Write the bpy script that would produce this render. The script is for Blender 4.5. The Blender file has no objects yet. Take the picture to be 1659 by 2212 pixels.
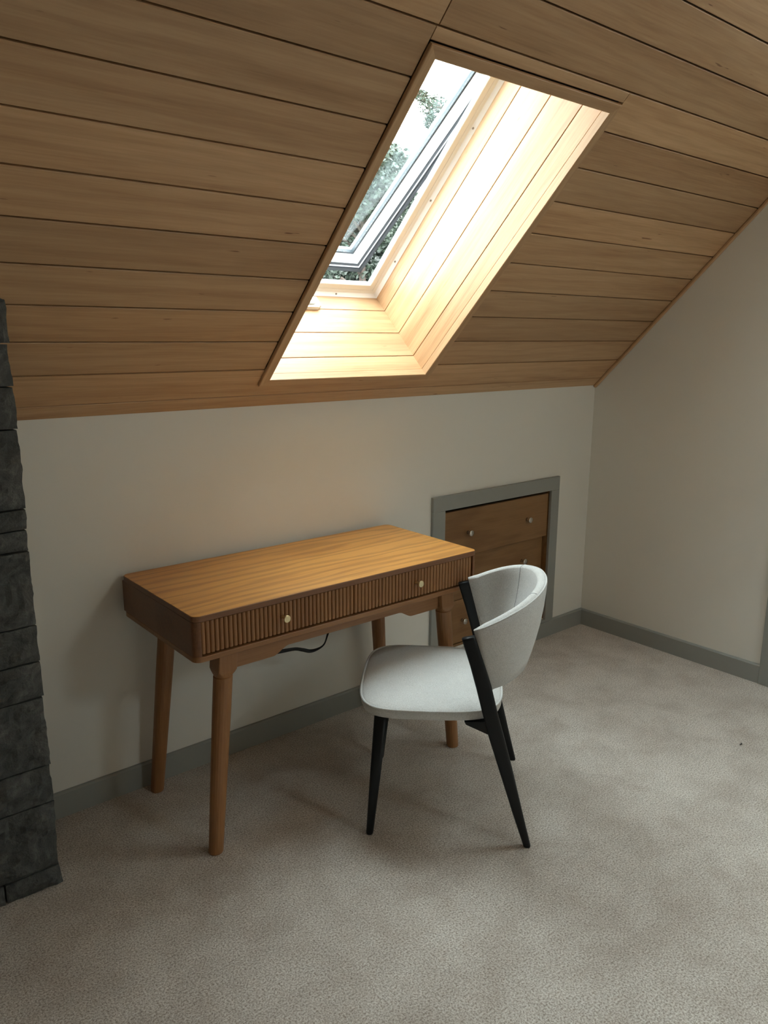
import bpy, bmesh, math, random
from mathutils import Vector, Matrix, noise

random.seed(7)
scn = bpy.context.scene
COL = scn.collection

# ------------------------------------------------------------------ camera
YAW, PITCH, ROLL, FPX = 0.700127, -0.222796, 0.005606, 1695.0
CAMPOS = Vector((-3.45173, -2.42047, 1.54013))
fw = Vector((math.sin(YAW) * math.cos(PITCH), math.cos(YAW) * math.cos(PITCH), math.sin(PITCH)))
rt = fw.cross(Vector((0, 0, 1))).normalized()
up = rt.cross(fw)
rt2 = rt * math.cos(ROLL) + up * math.sin(ROLL)
up2 = -rt * math.sin(ROLL) + up * math.cos(ROLL)
cam = bpy.data.objects.new('camera', bpy.data.cameras.new('camera'))
COL.objects.link(cam)
cam.matrix_world = Matrix(((rt2.x, up2.x, -fw.x, CAMPOS.x), (rt2.y, up2.y, -fw.y, CAMPOS.y),
                           (rt2.z, up2.z, -fw.z, CAMPOS.z), (0, 0, 0, 1)))
cam.data.sensor_fit = 'VERTICAL'
cam.data.sensor_height = 36.0
cam.data.lens = FPX / 2212.0 * 36.0
cam.data.clip_start = 0.02
scn.camera = cam

# ------------------------------------------------------------------ room numbers
KNEE = 1.288                       # height of the knee wall
SLOPE = 0.795033
CS, SN = math.cos(SLOPE), math.sin(SLOPE)
S = Vector((0, -CS, SN))           # up the slope, into the room
N = Vector((0, SN, CS))            # out through the roof
X = Vector((1, 0, 0))
ORG = Vector((0, 0, KNEE))
def sk(x, s, d): return ORG + X * x + S * s + N * d
XL = -5.2                          # left end of the room
RIDGE_Y = -2.35
RIDGE_S = -RIDGE_Y / CS
RIDGE_Z = KNEE + RIDGE_S * SN
FRONT_Y = 2 * RIDGE_Y
BX0, BX1, BS0, BS1 = -2.0195, -1.290, 0.143, 1.278      # clear opening of the skylight shaft

# ------------------------------------------------------------------ world, light, exposure
w = bpy.data.worlds.new('overcast_sky'); scn.world = w
w.use_nodes = True
bg = w.node_tree.nodes['Background']
bg.inputs[0].default_value = (0.93, 0.965, 1.0, 1)
bg.inputs[1].default_value = 6.9
S2 = Vector((0, CS, SN)); N2 = Vector((0, -SN, CS))        # the opposite slope
ORG2 = Vector((0, FRONT_Y, KNEE))
REAR_FILL = [(-1.55, -1.05, 1.05, 1.55)]   # unseen skylight added for fill light, opposite slope (x0, x1, s0, s1)
UPPER_FILL = (-1.20, -0.10, 1.95, 2.95)                         # another added fill skylight, higher on the near slope, above the frame
def portal(ax, ay, az, c, sx, sy):
    pl = bpy.data.lights.new('skylight_portal', 'AREA')
    pl.shape = 'RECTANGLE'; pl.size = sx; pl.size_y = sy; pl.cycles.is_portal = True
    po = bpy.data.objects.new('skylight_portal', pl); COL.objects.link(po)
    po.matrix_world = Matrix(((ax.x, ay.x, az.x, c.x), (ax.y, ay.y, az.y, c.y), (ax.z, ay.z, az.z, c.z), (0, 0, 0, 1)))
portal(X, S, N, sk((BX0 + BX1) / 2, (BS0 + BS1) / 2, 0.425), BX1 - BX0 + 0.04, BS1 - BS0 + 0.04)
portal(X, S, N, sk((UPPER_FILL[0] + UPPER_FILL[1]) / 2, (UPPER_FILL[2] + UPPER_FILL[3]) / 2, 0.14), UPPER_FILL[1] - UPPER_FILL[0], UPPER_FILL[3] - UPPER_FILL[2])
for a, b_, c, d in REAR_FILL:
    portal(-X, S2, N2, ORG2 + X * ((a + b_) / 2) + S2 * ((c + d) / 2) + N2 * 0.14, b_ - a, d - c)
vs = scn.view_settings
vs.view_transform = 'Standard'; vs.look = 'None'; vs.gamma = 1.0; vs.use_curve_mapping = False
vs.exposure = 1.4
scn.cycles.use_denoising = True
scn.cycles.max_bounces = 7
scn.cycles.diffuse_bounces = 4
scn.cycles.adaptive_threshold = 0.1
scn.cycles.adaptive_min_samples = 16
scn.cycles.transparent_max_bounces = 8
scn.cycles.sample_clamp_indirect = 8.0

# ------------------------------------------------------------------ materials
def base(name):
    m = bpy.data.materials.new(name); m.use_nodes = True
    nt = m.node_tree
    return m, nt, nt.nodes['Principled BSDF']
def nd(nt, t, **kw):
    n = nt.nodes.new(t)
    for k, v in kw.items(): setattr(n, k, v)
    return n
def ramp(nt, fac, stops):
    r = nd(nt, 'ShaderNodeValToRGB')
    e = r.color_ramp.elements
    while len(e) < len(stops): e.new(0.5)
    for i, (p, c) in enumerate(stops):
        e[i].position = p; e[i].color = (*c, 1) if len(c) == 3 else c
    nt.links.new(fac, r.inputs[0]); return r.outputs[0]
def mix(nt, kind, fac, a, b):
    m = nd(nt, 'ShaderNodeMix', data_type='RGBA', blend_type=kind)
    for s, v in ((m.inputs['Factor'], fac), (m.inputs['A'], a), (m.inputs['B'], b)):
        if hasattr(v, 'is_linked'): nt.links.new(v, s)
        elif isinstance(v, (int, float)): s.default_value = v
        else: s.default_value = (*v, 1)
    return m.outputs['Result']
def objco(nt, scale=(1, 1, 1), rnd=True):
    tc = nd(nt, 'ShaderNodeTexCoord')
    mp = nd(nt, 'ShaderNodeMapping'); mp.inputs['Scale'].default_value = scale
    nt.links.new(tc.outputs['Object'], mp.inputs[0])
    if rnd:
        oi = nd(nt, 'ShaderNodeObjectInfo')
        mu = nd(nt, 'ShaderNodeVectorMath', operation='SCALE'); mu.inputs[0].default_value = (37.0, 53.0, 71.0)
        nt.links.new(oi.outputs['Random'], mu.inputs['Scale'])
        nt.links.new(mu.outputs[0], mp.inputs['Location'])
    return mp.outputs[0]
def ntex(nt, co, scale, detail=3, rough=0.5, dist=0.0):
    t = nd(nt, 'ShaderNodeTexNoise')
    t.inputs['Scale'].default_value = scale; t.inputs['Detail'].default_value = detail
    t.inputs['Roughness'].default_value = rough; t.inputs['Distortion'].default_value = dist
    nt.links.new(co, t.inputs['Vector']); return t.outputs['Fac']
def bump(nt, bs, h, strength, dist):
    b = nd(nt, 'ShaderNodeBump'); b.inputs['Strength'].default_value = strength; b.inputs['Distance'].default_value = dist
    nt.links.new(h, b.inputs['Height']); nt.links.new(b.outputs[0], bs.inputs['Normal'])

def plain(name, col, rough=0.5, metal=0.0, coat=0.0):
    m, nt, b = base(name)
    b.inputs['Base Color'].default_value = (*col, 1); b.inputs['Roughness'].default_value = rough
    b.inputs['Metallic'].default_value = metal; b.inputs['Coat Weight'].default_value = coat
    return m
def paint(name, col, rough=0.6):
    m, nt, b = base(name)
    co = objco(nt, rnd=False)
    b.inputs['Base Color'].default_value = (*col, 1); b.inputs['Roughness'].default_value = rough
    bump(nt, b, ntex(nt, co, 260, 2), 0.08, 0.002)
    return m
def wood(name, dark, mid, light, fig=1.0, rough=0.5, rnd=0.25, knots=0.0, coat=0.0, streak=1.0, rings=0.0):
    """grain runs along local X"""
    m, nt, b = base(name)
    co = objco(nt, (1, 1, 1))
    mp = nd(nt, 'ShaderNodeMapping'); mp.inputs['Scale'].default_value = (0.06 * fig, 1, 1)
    nt.links.new(co, mp.inputs[0])
    broad = ntex(nt, mp.outputs[0], 9, 3, 0.55, 0.6)
    mp2 = nd(nt, 'ShaderNodeMapping'); mp2.inputs['Scale'].default_value = (0.035, 1, 1)
    nt.links.new(co, mp2.inputs[0])
    fine = ntex(nt, mp2.outputs[0], 170, 3, 0.6, 0.2)
    mm = nd(nt, 'ShaderNodeMath', operation='MULTIPLY_ADD')
    nt.links.new(fine, mm.inputs[0]); mm.inputs[1].default_value = 0.5 * streak
    nt.links.new(broad, mm.inputs[2])
    c = ramp(nt, mm.outputs[0], [(0.38, dark), (0.66, mid), (0.95, light)])
    if rings:
        mp4 = nd(nt, 'ShaderNodeMapping'); mp4.inputs['Scale'].default_value = (0.15, 1, 1)
        nt.links.new(co, mp4.inputs[0])
        wt = nd(nt, 'ShaderNodeTexWave', bands_direction='Y'); wt.inputs['Scale'].default_value = 7.0
        wt.inputs['Distortion'].default_value = 13.0; wt.inputs['Detail'].default_value = 3.0
        wt.inputs['Detail Scale'].default_value = 0.9; wt.inputs['Detail Roughness'].default_value = 0.6
        nt.links.new(mp4.outputs[0], wt.inputs['Vector'])
        c = mix(nt, 'MULTIPLY', rings, c, ramp(nt, wt.outputs['Fac'], [(0.1, (0.50, 0.42, 0.34)), (0.55, (1, 1, 1)), (1.0, (1, 1, 1))]))
    oi = nd(nt, 'ShaderNodeObjectInfo')
    mr = nd(nt, 'ShaderNodeMapRange'); mr.inputs['To Min'].default_value = 1 - rnd; mr.inputs['To Max'].default_value = 1 + rnd
    nt.links.new(oi.outputs['Random'], mr.inputs['Value'])
    hs = nd(nt, 'ShaderNodeHueSaturation'); nt.links.new(c, hs.inputs['Color']); nt.links.new(mr.outputs[0], hs.inputs['Value'])
    c = hs.outputs[0]
    if knots:
        mp3 = nd(nt, 'ShaderNodeMapping'); mp3.inputs['Scale'].default_value = (7.0, 62, 62)
        nt.links.new(co, mp3.inputs[0])
        k = ntex(nt, mp3.outputs[0], 1.3, 2, 0.5)
        kf = ramp(nt, k, [(0.745, (0, 0, 0)), (0.79, (1, 1, 1))])
        c = mix(nt, 'MULTIPLY', kf, c, (0.42, 0.30, 0.22))
    nt.links.new(c, b.inputs['Base Color'])
    b.inputs['Roughness'].default_value = rough
    b.inputs['Coat Weight'].default_value = coat; b.inputs['Coat Roughness'].default_value = 0.3
    bump(nt, b, fine, 0.12, 0.0015)
    return m

M = {}
M['ceil'] = wood('fir_board', (0.335, 0.168, 0.075), (0.50, 0.298, 0.152), (0.61, 0.39, 0.215), rough=0.48, rnd=0.16, knots=1, rings=0.16)
M['oak'] = wood('desk_oak', (0.22, 0.072, 0.012), (0.49, 0.195, 0.034), (0.62, 0.285, 0.062), fig=1.6, rough=0.36, rnd=0.0, coat=0.15, streak=1.7, rings=0.5)
M['oak_side'] = wood('desk_shaded_side', (0.10, 0.040, 0.016), (0.16, 0.066, 0.026), (0.22, 0.095, 0.04), fig=1.6, rough=0.4, rnd=0.0, streak=1.3)  # desk sides: their shade is put into this darker wood colour
M['oak_leg'] = wood('desk_leg_wood', (0.17, 0.070, 0.024), (0.27, 0.118, 0.042), (0.34, 0.16, 0.06), fig=1.6, rough=0.42, rnd=0.05, streak=1.2)
M['drawer'] = wood('drawer_cherry', (0.20, 0.100, 0.038), (0.26, 0.135, 0.052), (0.31, 0.165, 0.068), fig=3.0, rough=0.45, rnd=0.03, rings=0.35)
M['wall'] = paint('wall_paint', (0.80, 0.77, 0.705))
M['grey'] = paint('grey_trim_paint', (0.31, 0.315, 0.29), 0.45)
M['dark'] = plain('dark_void', (0.012, 0.010, 0.008), 0.9)
M['gap'] = plain('groove_shadow_wood', (0.035, 0.020, 0.012), 0.9)
M['white'] = plain('white_lacquer', (0.82, 0.83, 0.82), 0.35)
M['sash_white'] = plain('sash_lacquer', (0.62, 0.66, 0.68), 0.4)
M['slate_metal'] = plain('dark_gasket', (0.035, 0.040, 0.048), 0.6)
M['black'] = plain('black_metal', (0.006, 0.007, 0.008), 0.42)
M['black'].node_tree.nodes['Principled BSDF'].inputs['Specular IOR Level'].default_value = 0.3
M['seam'] = plain('grey_stitching', (0.42, 0.42, 0.43), 0.9)
M['cable'] = plain('black_rubber', (0.01, 0.01, 0.01), 0.6)
M['brass'] = plain('satin_brass', (0.78, 0.66, 0.40), 0.35, 1.0)
M['nickel'] = plain('brushed_nickel', (0.62, 0.58, 0.53), 0.25, 1.0)
M['screw'] = plain('zinc_screw', (0.35, 0.35, 0.34), 0.4, 0.8)

# glass: thin pane, partly see-through, tinted
m, nt, b = base('tinted_glass'); nt.nodes.remove(b)
tr = nd(nt, 'ShaderNodeBsdfTransparent'); tr.inputs[0].default_value = (0.90, 0.97, 0.965, 1)
gl = nd(nt, 'ShaderNodeBsdfGlossy'); gl.inputs['Roughness'].default_value = 0.02
lw = nd(nt, 'ShaderNodeLayerWeight'); pw = nd(nt, 'ShaderNodeMath', operation='POWER'); pw.inputs[1].default_value = 5.0
nt.links.new(lw.outputs['Facing'], pw.inputs[0])
fr = nd(nt, 'ShaderNodeMath', operation='MULTIPLY_ADD'); fr.inputs[1].default_value = 0.9; fr.inputs[2].default_value = 0.03
nt.links.new(pw.outputs[0], fr.inputs[0])
mx = nd(nt, 'ShaderNodeMixShader')
nt.links.new(fr.outputs[0], mx.inputs[0]); nt.links.new(tr.outputs[0], mx.inputs[1]); nt.links.new(gl.outputs[0], mx.inputs[2])
nt.links.new(mx.outputs[0], nt.nodes['Material Output'].inputs[0]); M['glass'] = m

# fabric
m, nt, b = base('woven_fabric')
co = objco(nt, rnd=False)
n1 = ntex(nt, co, 420, 2, 0.6); n2 = ntex(nt, co, 30, 3)
mp = nd(nt, 'ShaderNodeMapping'); mp.inputs['Rotation'].default_value = (0.5, 0.4, 0.75); nt.links.new(co, mp.inputs[0])
wv = nd(nt, 'ShaderNodeTexWave'); wv.inputs['Scale'].default_value = 130; wv.inputs['Distortion'].default_value = 1.5
nt.links.new(mp.outputs[0], wv.inputs['Vector'])
c = ramp(nt, n1, [(0.3, (0.54, 0.525, 0.50)), (0.7, (0.78, 0.77, 0.75))])
c = mix(nt, 'MULTIPLY', 0.35, c, ramp(nt, n2, [(0.3, (0.86, 0.86, 0.86)), (0.7, (1, 1, 1))]))
c = mix(nt, 'MULTIPLY', 0.25, c, ramp(nt, wv.outputs['Fac'], [(0.2, (0.8, 0.8, 0.8)), (0.8, (1, 1, 1))]))
nt.links.new(c, b.inputs['Base Color']); b.inputs['Roughness'].default_value = 0.9
b.inputs['Sheen Weight'].default_value = 0.25
ad = nd(nt, 'ShaderNodeMath', operation='ADD'); nt.links.new(n1, ad.inputs[0]); nt.links.new(wv.outputs['Fac'], ad.inputs[1])
bump(nt, b, ad.outputs[0], 0.35, 0.001); M['fabric'] = m

# carpet
m, nt, b = base('plush_carpet')
co = objco(nt, rnd=False)
tuft = ntex(nt, co, 200, 4, 0.72)
vor = nd(nt, 'ShaderNodeTexVoronoi'); vor.inputs['Scale'].default_value = 300; nt.links.new(co, vor.inputs['Vector'])
nap = ntex(nt, co, 5.5, 5, 0.66, 0.25)
nap2 = ntex(nt, co, 1.5, 2, 0.5, 0.5)
c = ramp(nt, tuft, [(0.36, (0.30, 0.22, 0.16)), (0.48, (0.65, 0.56, 0.48)), (0.60, (0.90, 0.83, 0.765))])
c = mix(nt, 'MULTIPLY', 1.0, c, ramp(nt, nap, [(0.36, (0.80, 0.77, 0.745)), (0.49, (0.91, 0.90, 0.89)), (0.60, (1.0, 1.0, 1.0))]))
nt.links.new(c, b.inputs['Base Color']); b.inputs['Roughness'].default_value = 0.95
b.inputs['Sheen Weight'].default_value = 0.3; b.inputs['Sheen Roughness'].default_value = 0.5
ad = nd(nt, 'ShaderNodeMath', operation='SUBTRACT'); nt.links.new(tuft, ad.inputs[0])
mu = nd(nt, 'ShaderNodeMath', operation='MULTIPLY'); nt.links.new(vor.outputs['Distance'], mu.inputs[0]); mu.inputs[1].default_value = 0.15
nt.links.new(mu.outputs[0], ad.inputs[1])
bump(nt, b, ad.outputs[0], 0.7, 0.008); M['carpet'] = m

# slate
m, nt, b = base('split_slate')
co = objco(nt)
n1 = ntex(nt, co, 17, 6, 0.72, 1.2); n2 = ntex(nt, co, 55, 5, 0.75)
c = ramp(nt, n1, [(0.3, (0.045, 0.048, 0.047)), (0.52, (0.095, 0.099, 0.096)), (0.75, (0.20, 0.202, 0.194))])
nt.links.new(c, b.inputs['Base Color']); b.inputs['Roughness'].default_value = 0.7
bump(nt, b, n2, 0.9, 0.010); M['stone'] = m

# outdoors
def leafmat(name, a, bcol):
    m, nt, b = base(name)
    tc = nd(nt, 'ShaderNodeTexCoord')
    n1 = ntex(nt, tc.outputs['Object'], 1.6, 3); n2 = ntex(nt, tc.outputs['Object'], 14, 2)
    ml = nd(nt, 'ShaderNodeMath', operation='MULTIPLY_ADD'); nt.links.new(n2, ml.inputs[0]); ml.inputs[1].default_value = 0.6; nt.links.new(n1, ml.inputs[2])
    nt.links.new(ramp(nt, ml.outputs[0], [(0.55, a), (1.05, bcol)]), b.inputs['Base Color'])
    b.inputs['Roughness'].default_value = 0.55
    b.inputs['Transmission Weight'].default_value = 0.0
    return m
M['leaf'] = leafmat('conifer_leaf', (0.007, 0.014, 0.009), (0.026, 0.042, 0.026))
M['leaf2'] = leafmat('shrub_leaf', (0.022, 0.040, 0.012), (0.085, 0.12, 0.035))
M['bark'] = plain('bark', (0.06, 0.045, 0.035), 0.9)
M['grass'] = plain('lawn', (0.05, 0.075, 0.03), 0.9)

# ------------------------------------------------------------------ helpers
def obj(name, bm_or_me, mat, parent=None, mw=None, smooth=False):
    if isinstance(bm_or_me, bmesh.types.BMesh):
        me = bpy.data.meshes.new(name); bmesh.ops.recalc_face_normals(bm_or_me, faces=bm_or_me.faces[:])
        bm_or_me.to_mesh(me); bm_or_me.free()
    else: me = bm_or_me
    o = bpy.data.objects.new(name, me)
    if mat is not None and not me.materials: me.materials.append(mat)
    COL.objects.link(o)
    if smooth:
        for p in me.polygons: p.use_smooth = True
    if parent is not None:
        o.parent = parent
        o.matrix_parent_inverse = parent.get('_w', None) and Matrix.Identity(4) or Matrix.Identity(4)
        o.matrix_basis = PW[parent.name].inverted() @ (mw if mw is not None else Matrix.Identity(4))
        PW[o.name] = mw if mw is not None else Matrix.Identity(4)
    else:
        if mw is not None: o.matrix_basis = mw
        PW[o.name] = mw if mw is not None else Matrix.Identity(4)
    return o
PW = {}
def tag(o, label=None, cat=None, group=None, kind=None):
    if label: o['label'] = label
    if cat: o['category'] = cat
    if group: o['group'] = group
    if kind: o['kind'] = kind
    return o
def thing(name, label, cat, mw, group=None):
    o = bpy.data.objects.new(name, None); COL.objects.link(o); o.empty_display_size = 0.1
    o.matrix_basis = mw; PW[o.name] = mw
    return tag(o, label, cat, group)
def struct_empty(name, mw=None, label=None):
    o = bpy.data.objects.new(name, None); COL.objects.link(o); o.empty_display_size = 0.1
    mw = mw or Matrix.Identity(4); o.matrix_basis = mw; PW[o.name] = mw
    o['kind'] = 'structure'
    if label: o['label'] = label
    return o
def T(x, y, z): return Matrix.Translation((x, y, z))
def frame(o, ax, ay, az):
    return Matrix(((ax[0], ay[0], az[0], o[0]), (ax[1], ay[1], az[1], o[1]), (ax[2], ay[2], az[2], o[2]), (0, 0, 0, 1)))
def box(bm, x0, x1, y0, y1, z0, z1, bev=0.0, seg=1):
    r = bmesh.ops.create_cube(bm, size=1.0)
    for v in r['verts']:
        v.co = Vector((x0 + (v.co.x + .5) * (x1 - x0), y0 + (v.co.y + .5) * (y1 - y0), z0 + (v.co.z + .5) * (z1 - z0)))
    if bev:
        es = list({e for v in r['verts'] for e in v.link_edges})
        bmesh.ops.bevel(bm, geom=es, offset=bev, segments=seg, affect='EDGES', profile=0.5)
    return bm
def boxbm(*a, **k): return box(bmesh.new(), *a, **k)
def prism(bm, pts, h0, h1, axis='z'):
    """extrude a polygon (list of 2-tuples); axis gives the extrusion direction"""
    def P(a, b, h): return (a, b, h) if axis == 'z' else ((a, h, b) if axis == 'y' else (h, a, b))
    lo = [bm.verts.new(P(a, b, h0)) for a, b in pts]; hi = [bm.verts.new(P(a, b, h1)) for a, b in pts]
    n = len(pts)
    bm.faces.new(lo[::-1]); bm.faces.new(hi)
    for i in range(n): bm.faces.new((lo[i], lo[(i + 1) % n], hi[(i + 1) % n], hi[i]))
    return bm
def loft(bm, rings, cap=True, closed=False):
    vr = [[bm.verts.new(p) for p in r] for r in rings]
    n = len(rings[0]); R = len(vr)
    for i in range(R if closed else R - 1):
        a, b = vr[i], vr[(i + 1) % R]
        for j in range(n): bm.faces.new((a[j], a[(j + 1) % n], b[(j + 1) % n], b[j]))
    if cap and not closed: bm.faces.new(vr[0][::-1]); bm.faces.new(vr[-1])
    return vr
def tube(bm, pts, r, n=10, closed=False, flat=1.0):
    pts = [Vector(p) for p in pts]; R = len(pts); rings = []
    u = None
    for i, p in enumerate(pts):
        a = pts[(i - 1) % R] if (closed or i) else pts[0]; b = pts[(i + 1) % R] if (closed or i < R - 1) else pts[-1]
        t = (b - a).normalized()
        if u is None: u = t.orthogonal().normalized()
        u = (u - t * u.dot(t)).normalized(); v = t.cross(u)
        rr = r[i] if isinstance(r, (list, tuple)) else r
        rings.append([p + u * (math.cos(2 * math.pi * k / n) * rr) + v * (math.sin(2 * math.pi * k / n) * rr * flat) for k in range(n)])
    loft(bm, rings, closed=closed); return bm
def lathe(bm, prof, n=20, mw=None):
    """prof: list of (r, z)"""
    rings = [[Vector((r * math.cos(2 * math.pi * k / n), r * math.sin(2 * math.pi * k / n), z)) for k in range(n)] for r, z in prof]
    if mw: rings = [[mw @ p for p in r] for r in rings]
    loft(bm, rings); return bm
def plank_mesh(L, Wd, Th, ch=0.002):
    """visible face at z=0 (looking from -z), grain along x"""
    bm = bmesh.new()
    sec = [(ch, 0), (Wd - ch, 0), (Wd, ch), (Wd, Th), (0, Th), (0, ch)]
    prism(bm, sec, 0, L, 'x'); return bm
def rsq(cx, cy, hw, hd, r, n=6):
    out = []
    for sx, sy, a0 in ((1, 1, 0), (-1, 1, 90), (-1, -1, 180), (1, -1, 270)):
        for k in range(n + 1):
            a = math.radians(a0 + 90 * k / n)
            out.append((cx + sx * (hw - r) + r * math.cos(a), cy + sy * (hd - r) + r * math.sin(a)))
    return out

# ================================================================== ROOM SHELL
bm = boxbm(XL - .1, .1, FRONT_Y - .1, 0.62, -0.08, 0)
tag(obj('floor', bm, M['carpet']), 'beige plush carpet floor', kind='structure')

NX0, NX1, NZ0, NZ1 = -1.070, -0.328, 0.100, 0.782
bm = bmesh.new(); RV = .020
box(bm, XL - .1, NX0 - RV, 0, 0.1, -.05, KNEE + .02); box(bm, NX1 + RV, 0.1, 0, 0.1, -.05, KNEE + .02)
box(bm, NX0 - RV, NX1 + RV, 0, 0.1, NZ1 + RV, KNEE + .02); box(bm, NX0 - RV, NX1 + RV, 0, 0.1, -.05, NZ0)
tag(obj('wall_back', bm, M['wall']), 'low off-white knee wall behind the desk', kind='structure')
# dark closed alcove behind the wall for the built-in drawers
bm = bmesh.new()
box(bm, NX0 - .05, NX0 - RV, .1, .6, NZ0 - .02, NZ1 + .05); box(bm, NX1 + RV, NX1 + .05, .1, .6, NZ0 - .02, NZ1 + .05)
box(bm, NX0 - .05, NX1 + .05, .1, .6, NZ1 + RV, NZ1 + .05); box(bm, NX0 - .05, NX1 + .05, .1, .6, NZ0 - .03, NZ0)
box(bm, NX0 - .05, NX1 + .05, .6, .62, NZ0 - .03, NZ1 + .05)
tag(obj('wall_alcove', bm, M['dark']), 'dark recess in the knee wall holding drawers', kind='structure')
# gable walls
gab = [(0.1, -.05), (0.1, KNEE - .1), (0, KNEE), (RIDGE_Y, RIDGE_Z), (FRONT_Y, KNEE), (FRONT_Y - .1, KNEE - .1), (FRONT_Y - .1, -.05)]
gab = [(0.1, -.05), (0.1, KNEE + .02), (0.02, KNEE + .02), (RIDGE_Y, RIDGE_Z + .02), (FRONT_Y - .02, KNEE + .02), (FRONT_Y - .1, KNEE + .02), (FRONT_Y - .1, -.05)]
tag(obj('wall_right', prism(bmesh.new(), gab, 0, 0.12, 'x'), M['wall']), 'off-white gable wall on the right', kind='structure')
tag(obj('wall_left', prism(bmesh.new(), gab, XL - .12, XL, 'x'), M['wall']), 'off-white gable wall beyond the chimney', kind='structure')
bm = boxbm(XL - .1, .1, FRONT_Y - .1, FRONT_Y, -.05, KNEE + .02)
tag(obj('wall_front', bm, M['wall']), 'low knee wall behind the viewer', kind='structure')

# baseboards
BBH = 0.0872
def bb_prof(): return [(0, -.01), (-.014, -.01), (-.014, BBH - .006), (-.008, BBH), (0, BBH)]
def baseboard(name, mw, L, label):
    bm = bmesh.new(); prism(bm, bb_prof(), 0, L, 'x')       # profile (y,z), along x
    return tag(obj(name, bm, M['grey'], mw=mw), label, kind='structure')
baseboard('baseboard_back', T(-2.885, 0, 0), 2.885, 'grey baseboard along the knee wall')
baseboard('baseboard_left', T(XL, 0, 0), -4.05 - XL, 'grey baseboard left of the chimney')
baseboard('baseboard_right', frame((0, -.014, 0), (0, -1, 0), (1, 0, 0), (0, 0, 1)), 0.972, 'grey baseboard along the gable wall')

# door and casing in the gable wall, at the right edge of the frame
DY0, DY1, DH = -1.06, -1.86, 2.02
d1 = struct_empty('door_1', T(0, (DY0 + DY1) / 2, 0), 'grey painted door in the gable wall')
obj('door_panel', boxbm(-.006, -.002, DY1 + .01, DY0 - .01, .012, DH - .004), M['grey'], d1)
for a, b_ in ((.15, .95), (1.07, 1.88)):
    obj('door_moulding', boxbm(-.012, -.004, DY1 + .12, DY0 - .12, a, b_, bev=.003), M['grey'], d1)
bm = bmesh.new()
lathe(bm, [(.004, 0), (.024, 0), (.024, .006), (.010, .010), (.010, .035), (.026, .045), (.028, .058), (.018, .068), (.002, .070)], 20,
      frame((-.006, DY1 + .07, 1.0), (0, 1, 0), (0, 0, 1), (-1, 0, 0)))
obj('door_knob', bm, M['nickel'], d1, smooth=True)
for nm, a in (('trim_1', (DY0, DY0 + .074, 0, DH + .074)), ('trim_2', (DY1 - .074, DY1, 0, DH + .074)), ('trim_3', (DY1, DY0, DH, DH + .074))):
    tag(obj(nm, boxbm(-.018, 0, *a, bev=.002), M['grey']), 'grey door casing', kind='structure')

# ------------------------------------------------------------------ sloped board ceiling
CEIL = struct_empty('ceiling', None, 'sloped ceiling of tongue and groove fir boards')
S1, PITCHB, GAP, TH = 0.0597, 0.12800, 0.0045, 0.016
seams = [0.0] + [S1 + PITCHB * k for k in range(0, 30)]
seams = [s for s in seams if s < RIDGE_S - .02] + [RIDGE_S]
OX0, OX1, OS0, OS1 = BX0 - .0265, BX1 + .0265, BS0 - .0265, BS1 + .0245   # casing outside
CX0, CX1, CS0_, CS1_ = BX0 - .012, BX1 + .012, BS0 - .012, BS1 + .012      # cut in the boards
def board(x0, x1, s0, s1, front=True):
    g = GAP / 2
    L, Wd = x1 - x0, s1 - s0 - GAP
    bm = plank_mesh(L, Wd, TH)
    if front: mw = frame(sk(x0, s0 + g, 0), X, S, N)
    else:
        S2 = Vector((0, CS, SN)); N2 = Vector((0, -SN, CS))
        o = Vector((x1, FRONT_Y, KNEE)) + S2 * (s0 + g)
        mw = frame(o, -X, S2, N2)
    return obj('plank', bm, M['ceil'], CEIL, mw)
XC = -0.0
for k in range(len(seams) - 1):
    a, b_ = seams[k], seams[k + 1]
    if k == 1:                                       # notched board under the skylight
        g = GAP / 2
        bm = bmesh.new()
        w1 = b_ - a - GAP; c = CS0_ - a - g; u0, u1, Lx = CX0 - XL, CX1 - XL, XC - XL
        pts = [(0, 0), (Lx, 0), (Lx, w1), (u1, w1), (u1, c), (u0, c), (u0, w1), (0, w1)]
        prism(bm, pts, 0, TH, 'z')
        obj('plank', bm, M['ceil'], CEIL, frame(sk(XL, a + g, 0), X, S, N))
    elif 2 <= k <= 9:
        board(XL, OX0 - .004, a, b_); board(CX1, XC, a, b_)
    elif k == 10:                                    # skylight head falls inside this course
        board(XL, OX0 - .004, a, b_); board(OX1 + .010, XC, a, b_)
        board(OX0 - .001, OX1 + .008, OS1 + .001, b_)
    elif k == 11:
        board(XL, -2.046, a, b_); board(-2.042, XC, a, b_)
    elif k == 12: board(XL, -3.1, a, b_); board(-3.097, XC, a, b_)
    elif a < UPPER_FILL[3] and b_ > UPPER_FILL[2]:
        board(XL, UPPER_FILL[0], a, b_); board(UPPER_FILL[1], XC, a, b_)
    else:
        j = random.uniform(-4.2, -1.0)
        board(XL, j, a, b_); board(j + .003, XC, a, b_)
    # the opposite slope, boards cut around its added fill skylight
    spans = [(XL, XC)]
    for x0, x1, s0, s1 in REAR_FILL:
        if a < s1 and b_ > s0:
            spans = [q_ for p0, p1 in spans for q_ in (((p0, x0), (x1, p1)) if p0 < x0 < p1 else ((p0, p1),))]
    for p0, p1 in spans: board(p0, p1, a, b_, False)
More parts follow.
